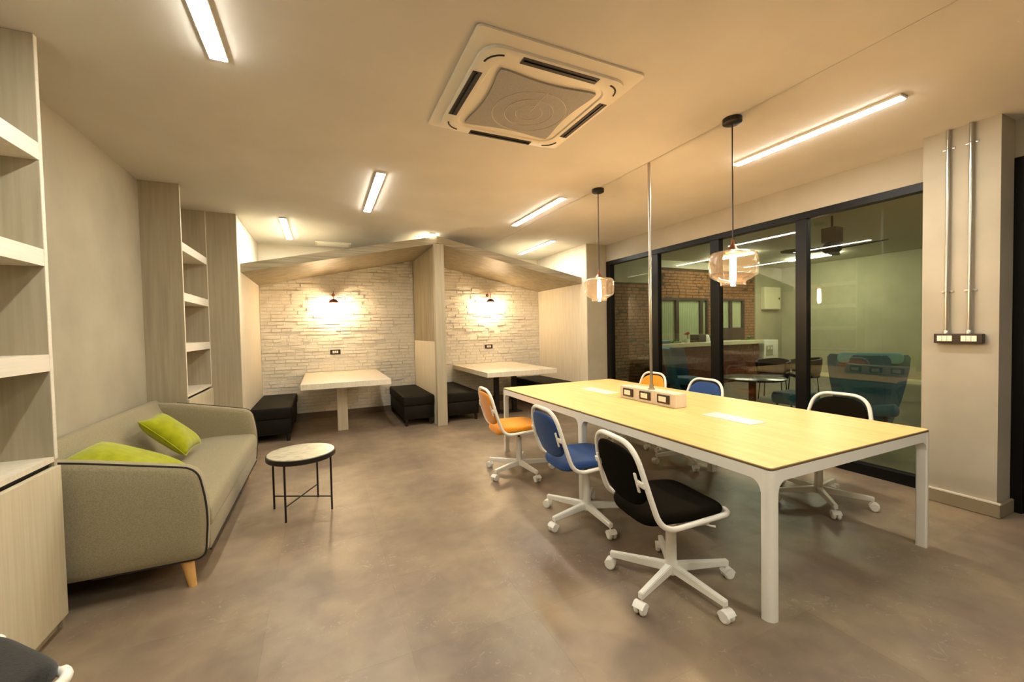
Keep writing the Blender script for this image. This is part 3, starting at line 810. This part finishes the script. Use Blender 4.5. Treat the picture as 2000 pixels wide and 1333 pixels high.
def chair(fab, x, y, rot, base_deg, dz, label, group='swivel chairs round the long table'):
    t = thing('swivel_chair', label, 'chair', (x, y, 0), math.radians(rot), group)
    for k in range(5):
        a = link('base_arm', None, None, t, data=CH['arm']); a.rotation_euler[2] = math.radians(base_deg+72*k-rot)
        c_ = link('caster', None, None, a, data=CH['caster'])
    def cached(key, f):
        if key not in CH: CH[key] = f()
        return CH[key]
    def P(name, key, f): return link(name, None, None, t, data=cached(key, f))
    def hub(): return me_of('column', lathe(new(), [(0, .066), (.034, .066), (.036, .12), (.029, .135), (.0275, .345), (.02, .35), (0, .35)], (0, 0), 20), 'white_metal', 40)
    P('column', 'column', hub)
    P('gas_lift', 'lift%g' % dz, lambda: me_of('gas_lift', lathe(new(), [(0, .345), (.014, .345), (.014, .405+dz), (0, .405+dz)], (0, 0), 16), 'black_metal', 40))
    def mech():
        b_ = new(); box(b_, -.11, .10, -.08, .08, .40+dz, .428+dz, .006); box(b_, -.05, .05, -.225, .225, .424+dz, .436+dz, .002); return me_of('mechanism', b_, 'white_metal', 40)
    P('mechanism', 'mech%g' % dz, mech)
    P('lever', 'lever%g' % dz, lambda: me_of('lever', tube(new(), fillet([(.05, -.07, .412+dz), (.06, -.20, .408+dz), (.09, -.225, .405+dz)], .02), .005, 8), 'white_metal', 40))
    def frame():
        half = [(.175, .09, .462), (.205, .215, .455), (-.235, .238, .432), (-.30, .232, .62), (-.352, .185, .85)]
        full = [Vector(p) for p in half] + [Vector((p[0], -p[1], p[2])) for p in half[::-1]]
        full = [p+Vector((0, 0, dz)) for p in full]
        rr = [0, .075, .10, .12, .13, .13, .12, .10, .075, 0]
        path = fillet(full, rr, 8)
        n = len(path)
        return me_of('frame', tube(new(), path, lambda q: .0138 if .02 < q < .98 else .007, 12), 'white_metal', 60)
    P('frame', 'frame%g' % dz, frame)
    def seat():
        o = []
        for k in range(48):
            a = 2*PI*k/48; ca, sa = math.cos(a), math.sin(a)
            ex = 4.2
            o.append((-.015+.222*math.copysign(abs(ca)**(2/ex), ca)*(1.0 if ca > 0 else 1.16), .224*math.copysign(abs(sa)**(2/ex), sa)*(1-.05*max(0, ca))))
        def fm(u, v, w_):
            droop = -.022*max(0, (-u-.14)/.12)**2-.02*max(0, (u-.14)/.08)**2 + .010*(v/.22)**2
            return (u, v, .463+dz+w_+droop)
        return me_of('seat', pad(new(), o, .058, .035, fm), fab, 80)
    P('seat', 'seat%s%g' % (fab, dz), seat)
    def back():
        o = []
        for k in range(48):
            a = 2*PI*k/48; ca, sa = math.cos(a), math.sin(a)
            ex = 3.0 if sa > 0 else 2.5
            u = .205*math.copysign(abs(ca)**(2/ex), ca); v = .158*math.copysign(abs(sa)**(2/ex), sa)
            u *= 1-.13*max(0, v/.158)-.04*max(0, -v/.158)
            o.append((u, v))
        def fm(u, v, w_):
            z = .665+v
            xx = -.235-(z-.432)*.275-.022*(1-(u/.21)**2)
            return (xx+w_, u, z+dz)
        return me_of('backrest', pad(new(), o, .032, .02, fm), fab, 80)
    bk = P('backrest', 'back%s%g' % (fab, dz), back)
    for s in (-1, 1):
        def brk():
            b_ = new()
            z = .665
            xx = -.235-(z-.432)*.275-.004
            for dzz in (-.035, .035):
                pass
            # H-shaped clip plate holding the pad to the tube
            hb = new(); box(hb, -.006, .004, -.008, .008, -.05, .05, .003); join(b_, hb, Matrix.Translation((xx-.026, s*.178, z)) @ Matrix.Rotation(.27*-1, 4, 'Y'))
            hb = new(); box(hb, -.006, .004, -.030, .030, -.016, .016, .003); join(b_, hb, Matrix.Translation((xx-.022, s*.200, z)) @ Matrix.Rotation(.27*-1, 4, 'Y'))
            bmesh.ops.translate(b_, verts=list(b_.verts), vec=(0, 0, dz))
            return me_of('bracket', b_, 'white_plastic', 40)
        link('bracket', None, None, t, data=cached('brk%g%g' % (s, dz), brk))
    return t
chair('fabric_black', 1.695, 1.655, -7.6, 55, 0, 'black swivel chair nearest the viewer at the long table')
chair('fabric_blue', 1.745, 2.52, -3, 48, 0, 'blue swivel chair between the black and orange ones, near side')
chair('fabric_orange', 1.735, 3.65, -4, 58, 0, 'orange swivel chair at the near side beside the booths')
chair('fabric_black', 3.545, 1.925, 184, 10, -.03, 'black swivel chair on the glass wall side of the table')
chair('fabric_blue', 3.40, 3.13, 182, 25, -.02, 'blue swivel chair on the glass wall side of the table')
chair('fabric_orange', 3.42, 3.93, 180, 40, -.02, 'orange swivel chair on the glass wall side of the table')
chair('fabric_charcoal', -.915, 1.475, 45, 0, .06, 'charcoal upholstered swivel chair cut off at the bottom left corner', 'swivel chair by the bookcase')

# ------------------------------------------------------------------ lounge beyond the glass
struct('wall_lounge_over', B(XW+.1, XW+.14, -2.4, YB+.02, H-.05, HL), 'far_wall', 'plaster band above the glass wall on the lounge side')
struct('wall_lounge_far', B(XFAR, XFAR+.15, -2.5, 8.2, 0, HL), 'far_wall', 'grey green far wall of the lounge')
struct('wall_lounge_near', B(XW+.1, XFAR+.2, -2.5, -2.35, 0, HL), 'far_wall', 'lounge end wall out of view')
bw = struct('wall_lounge_brick', B(XW+.1, XFAR, YB+.02, YB+.2, 0, HL), 'far_mortar', 'brown brick wall behind the lounge counter')
bricks('brick_courses', XW+.12, 10.95, .02, lambda x: 2.45 if x < 7.5 else 2.85, YB+.02, .075, .2, .24, .006, bw, 'far_brick', 11, .011)
link('plaster_band', B(XW+.14, 7.5, YB-.005, YB+.02, 2.45, HL), 'far_wall', bw)
link('plaster_band', B(7.5, 10.95, YB-.005, YB+.02, 2.85, HL), 'far_ceiling', bw)
link('plaster_panel', B(10.95, XFAR, YB-.012, YB+.02, 0, HL), 'far_wall', bw)
struct('baseboard_lounge', B(XFAR-.015, XFAR, -2, 7.5, 0, .1), 'counter_top', 'pale baseboard on the far lounge wall')
def fwin(n, x0, x1, z0, z1, label, leaves):
    w_ = thing('window_%d' % n, label, None, (x0, YB, z0), kind='structure')
    def P(nm, a, b, c, d_, y0, y1, m): return link(nm, B(a-x0, b-x0, y0-YB, y1-YB, c-z0, d_-z0), m, w_)
    P('frame', x0, x1, z1-.05, z1, YB-.05, YB+.01, 'dark_wood'); P('frame', x0, x1, z0, z0+.05, YB-.05, YB+.01, 'dark_wood')
    ed = [x0]+[a for l in leaves for a in l]+[x1]
    for i in range(0, len(ed), 2): P('frame', ed[i], ed[i+1], z0+.05, z1-.05, YB-.05, YB+.01, 'dark_wood')
    for a, b in leaves:
        P('pane', a-.01, b+.01, z0+.04, z1-.04, YB-.022, YB-.014, 'window_glass')
        bm = new(); n_ = max(4, int((b-a)/.03)); v0 = []; v1 = []
        for i in range(n_+1):
            xx = a+(b-a)*i/n_-x0; yy = .002+.008*(i % 2)-.006
            v0.append((xx, yy)); 
        poly = v0+[(v0[-1][0], .0095), (v0[0][0], .0095)]
        prism(bm, poly, 'z', .05, z1-z0-.05); link('curtain', bm, 'curtain', w_)
    return w_
fwin(2, 7.36, 9.06, .96, 2.10, 'curtained window left of the mullion in the lounge brick wall', [(7.43, 7.93), (8.03, 8.755), (8.865, 8.985)])
fw3 = fwin(3, 9.50, 10.45, 1.29, 2.10, 'curtained window right of the mullion in the lounge brick wall', [(9.60, 9.86), (9.96, 10.365)])
link('lower_panel', B(0, .95, -.05, .01, -.27, 0), 'dark_wood', fw3)
# counter
t = T('counter', 'lounge counter with pale top and dark red brick front', 'counter', (8.2, 7.15, 0))
fr_ = t.part('front', B(6.85, 10.22, 6.97, 7.30, 0, .925), 'far_mortar')
rnd = random.Random(4); bm = new(); z = .02; row = 0
while z < .9:
    x = 6.85-(.11 if row % 2 else 0)
    while x < 10.22:
        a, b = max(x, 6.85), min(x+.21, 10.22)
        if b-a > .03: box(bm, a, b, 6.955-rnd.uniform(0, .005), 6.975, z, z+.062)
        x += .22
    z += .072; row += 1
bc = t.part('brick_courses', bm, 'far_redbrick', sub=fr_); bc['kind'] = 'stuff'
t.part('worktop', B(6.80, 10.30, 6.88, 7.40, .925, 1.015, .006), 'counter_top')
def simple(name, label, cat, loc, parts):
    t = T(name, label, cat, loc)
    for nm, bm, m, sm in parts: t.part(nm, bm, m, sm)
    return t
# things on the counter
def leaf_cluster(c, n, r, h, lw, seed):
    rnd = random.Random(seed); bm = new()
    for k in range(n):
        a = rnd.uniform(0, 2*PI); e = rnd.uniform(.3, 1.2); L = r*rnd.uniform(.7, 1.1)
        d_ = Vector((math.cos(a)*math.cos(e), math.sin(a)*math.cos(e), math.sin(e))); s = d_.cross(Vector((0, 0, 1))).normalized()*lw
        p = Vector(c)
        v = [bm.verts.new(q) for q in (p, p+d_*L*.5+s, p+d_*L-Vector((0, 0, .02)), p+d_*L*.5-s, p+d_*L*.5+Vector((0, 0, .012)))]
        for f in ((0, 1, 4), (1, 2, 4), (2, 3, 4), (3, 0, 4), (0, 3, 2, 1)): bm.faces.new([v[i] for i in f])
    return bm
simple('flower_pot', 'small pot with a red flower on the lounge counter', 'flower', (7.85, 7.1, 1.015), [
    ('pot', lathe(new(), [(0, 1.0155), (.05, 1.0155), (.065, 1.10), (.055, 1.10), (0, 1.09)], (7.85, 7.1), 16), 'kettle_white', 40),
    ('petals', leaf_cluster((7.85, 7.1, 1.19), 12, .12, 0, .045, 2), 'red_leaf', 0), ('stem', tube(new(), [(7.85, 7.1, 1.09), (7.85, 7.1, 1.2)], .008, 6), 'green_leaf', True)])
simple('herb_tray', 'low green plant on the lounge counter beside the flower', 'plant', (7.45, 7.1, 1.015), [
    ('tray', B(7.33, 7.57, 7.02, 7.18, 1.0155, 1.05, .004), 'green_leaf', 0), ('leaves', leaf_cluster((7.45, 7.1, 1.04), 16, .11, 0, .03, 5), 'green_leaf', 0)])
simple('herb_tray', 'low pale green plant at the right end of the lounge counter', 'plant', (10.05, 7.1, 1.015), [
    ('tray', B(9.85, 10.22, 7.02, 7.2, 1.0155, 1.03, .004), 'green_leaf', 0), ('leaves', leaf_cluster((10.05, 7.1, 1.03), 18, .14, 0, .03, 6), 'green_leaf', 0)])
simple('tissue_box', 'blue box at the left end of the lounge counter', 'box', (7.1, 7.1, 1.015), [
    ('body', B(6.98, 7.24, 7.02, 7.18, 1.0155, 1.07, .005), 'blue_wool', 0), ('lid', B(6.975, 7.245, 7.015, 7.185, 1.07, 1.085, .003), 'pale_blue', 0)])
simple('coffee_maker', 'dark boxy coffee maker on the lounge counter', 'appliance', (8.22, 7.1, 1.015), [
    ('body', B(8.10, 8.36, 7.0, 7.25, 1.0155, 1.20, .01), 'fan_dark', 0), ('drip_tray', B(7.96, 8.10, 7.02, 7.2, 1.0155, 1.06, .005), 'fan_dark', 0)])
bm = lathe(new(), [(0, 1.0155), (.07, 1.0155), (.075, 1.06), (.055, 1.17), (.03, 1.19), (0, 1.195)], (8.47, 7.08), 20)
simple('kettle', 'white electric kettle on the lounge counter by the mullion', 'kettle', (8.47, 7.08, 1.015), [
    ('body', bm, 'kettle_white', 50), ('handle', tube(new(), fillet([(8.53, 7.08, 1.17), (8.60, 7.08, 1.16), (8.595, 7.08, 1.05), (8.545, 7.08, 1.05)], .03), .011, 8), 'fan_dark', True)])
# electric cabinet, water dispenser
t = T('electric_cabinet', 'pale metal electric cabinet on the lounge wall beside the brick', 'cabinet', (11.5, YB, 2.1))
t.part('box', B(11.17, 11.86, YB-.13, YB-.013, 1.83, 2.45, .006), 'counter_top'); t.part('door', B(11.185, 11.845, YB-.14, YB-.125, 1.845, 2.435, .004), 'counter_top')
t.part('lock', B(11.76, 11.80, YB-.15, YB-.138, 2.11, 2.16, .003), 'fan_dark')
t = T('water_dispenser', 'white water dispenser beside the lounge counter', 'dispenser', (10.67, 7.06, 0))
t.part('body', B(10.38, 10.95, 6.92, 7.25, 0, 1.0, .012), 'kettle_white', 40)
t.part('recess', B(10.45, 10.72, 6.912, 6.925, .60, .86, .004), 'far_wall')
for xx in (10.52, 10.64): t.part('tap', lathe(new(), [(0, .76), (.02, .76), (.016, .82), (0, .83)], (xx, 6.90), 12), 'kettle_white', 40)
t.part('badge', B(10.60, 10.68, 6.914, 6.922, .48, .51), 'fan_dark')
# round cafe table
t = T('cafe_table', 'dark round pedestal table in the lounge', 'table', (5.80, 4.05, 0))
t.part('table_top', lathe(new(), [(0, .60), (.43, .60), (.44, .608), (.44, .618), (.43, .625), (0, .625)], (5.80, 4.05), 40), 'table_dark', 40)
t.part('post', lathe(new(), [(0, .015), (.05, .015), (.05, .60), (0, .60)], (5.80, 4.05), 20), 'red_post', 40)
t.part('foot', lathe(new(), [(0, 0), (.26, 0), (.25, .02), (0, .025)], (5.80, 4.05), 32), 'table_dark', 40)
# blue wing armchairs
def wing_chair(x, y, rot, label, s=1.0):
    t = thing('wing_armchair', label, 'armchair', (x, y, 0), math.radians(rot), 'blue wing armchairs in the lounge')
    # back shell: wide at the top, narrowing down, curved wings
    rings = []
    for z, hw, xo in ((.12, .24, -.17), (.30, .29, -.20), (.45, .325, -.23), (.65, .36, -.27), (.85, .385, -.31), (.98, .39, -.335), (1.02, .365, -.335)):
        ring = []
        for k in range(17):
            a = -1+2*k/16
            ring.append((xo+.28*abs(a)**2.4, hw*a, z))
        for k in range(16, -1, -1):
            a = -1+2*k/16
            ring.append((xo+.07+.25*abs(a)**2.4, (hw-.05)*a, z))
        rings.append([(px*s, py*s, pz_*s) for px, py, pz_ in ring])
    bm = new(); loft(bm, rings); link('back_shell', bm, 'blue_wool', t, 60)
    bm = new(); pad(bm, [(p[0]*s, p[1]*s) for p in rrect(-.24, .32, -.28, .28, .06)], .14*s, .04, lambda u, v, w_: (u, v, .36*s+w_)); link('seat', bm, 'blue_wool', t, 60)
    bm = new(); pad(bm, [(p[0]*s, p[1]*s) for p in rrect(-.30, .30, .06, .19, .05)], .06*s, .02, lambda u, v, w_: ((-.24-(v-.06)*.3)*1.0+w_, u, .86*s+v)); link('lit_top_pad', bm, 'pale_blue', t, 60)  # pale pad: light on the shell's top edge put into its colour
    for sx in (-.18, .24):
        for sy_ in (-.2, .2):
            bm = new(); tube(bm, [(sx*.85*s, sy_*.85*s, 0), (sx*.8*s, sy_*.8*s, .30*s)], lambda q: .012+.008*q, 10); link('leg', bm, 'dark_wood', t, True)
wing_chair(6.12, 2.78, 30, 'large blue wing armchair seen from behind through the right pane')
wing_chair(6.45, 6.05, -70, 'blue wing armchair in front of the lounge counter', .95)
t = T('ottoman', 'low blue ottoman beside the large blue armchair', 'ottoman', (6.2, 3.68, 0))
bm = new(); pad(bm, [(6.2+a, 3.68+b) for a, b in rrect(-.24, .24, -.22, .22, .06)], .16, .03, lambda u, v, w_: (u, v, .34+w_)); t.part('seat', bm, 'blue_wool', 60)
for sx in (-.17, .17):
    for sy_ in (-.15, .15): t.part('leg', tube(new(), [(6.2+sx, 3.68+sy_, 0), (6.2+sx, 3.68+sy_, .27)], .014, 8), 'dark_wood', True)
# dark tub chairs
def tub(x, y, rot, label):
    t = thing('tub_chair', label, 'chair', (x, y, 0), math.radians(rot), 'dark tub chairs in the lounge')
    rings = []
    for z, r in ((.38, .24), (.50, .27), (.68, .29), (.76, .29)):
        ring = []
        for k in range(19):
            a = math.radians(60+240*k/18); ring.append((r*math.cos(a), r*math.sin(a), z-.06*abs(k-9)/9*(1 if z > .6 else 0)))
        for k in range(18, -1, -1):
            a = math.radians(60+240*k/18); ring.append(((r-.035)*math.cos(a), (r-.035)*math.sin(a), z-.06*abs(k-9)/9*(1 if z > .6 else 0)))
        rings.append(ring)
    bm = new(); loft(bm, rings); link('back_shell', bm, 'leather_black', t, 60)
    bm = new(); pad(bm, rrect(-.22, .24, -.23, .23, .1), .08, .03, lambda u, v, w_: (u, v, .42+w_)); link('seat', bm, 'dark_wood', t, 60)
    for sx in (-.16, .18):
        for sy_ in (-.17, .17):
            bm = new(); tube(bm, [(sx*1.15, sy_*1.15, 0), (sx, sy_, .385)], .009, 8); link('leg', bm, 'black_metal', t, True)
tub(7.75, 5.00, 200, 'dark tub chair left of the thick mullion in the lounge')
tub(8.45, 4.85, 140, 'dark tub chair nearest the water dispenser in the lounge row')
tub(8.95, 4.30, 220, 'dark tub chair partly behind the large blue armchair')
# ceiling fan
t = T('ceiling_fan', 'dark ceiling fan in the lounge', 'fan', (7.0, 3.62, HL))
t.part('canopy', B(6.9, 7.1, 3.52, 3.72, 2.62, 2.84, .01), 'fan_dark')
t.part('rod', tube(new(), [(7.0, 3.62, 2.83), (7.0, 3.62, HL-.002)], .015, 10), 'fan_dark', True)
t.part('motor', lathe(new(), [(0, 2.47), (.09, 2.47), (.12, 2.50), (.12, 2.57), (.07, 2.63), (0, 2.63)], (7.0, 3.62), 24), 'fan_dark', 40)
for a0 in (-95, 25, 145):
    bm = new(); loft(bm, [[(xx, -w_, 2.515-tw), (xx, w_, 2.515+tw), (xx, w_, 2.525+tw), (xx, -w_, 2.525-tw)] for xx, w_, tw in ((.08, .03, .006), (.2, .075, .02), (.5, .085, .02), (.66, .06, .012), (.70, .02, .004))])
    bmesh.ops.transform(bm, matrix=Matrix.Translation((7.0, 3.62, 0)) @ Matrix.Rotation(math.radians(a0), 4, 'Z'), verts=list(bm.verts))
    t.part('blade', bm, 'fan_dark', 40)
def far_led(x, y0, y1, label):
    t = T('lounge_light', label, 'ceiling light', (x, (y0+y1)/2, HL), 'linear lights in the lounge')
    t.part('housing', B(x-.05, x+.05, y0-.01, y1+.01, HL-.02, HL-.001, .003), 'white_plastic')
    t.part('diffuser', B(x-.042, x+.042, y0, y1, HL-.05, HL-.018, .006), 'far_led')
far_led(10.65, 5.38, 6.45, 'bright linear light near the far lounge wall')
far_led(8.63, 6.0, 7.0, 'added linear light brightening the lounge brick wall')  # added lamp to brighten the brick, no fixture known here
far_led(7.2, -.9, .3, 'added linear light over the unseen end of the lounge')  # extra unseen lamp, added to lift the dim lounge
bpy.context.view_layer.update()
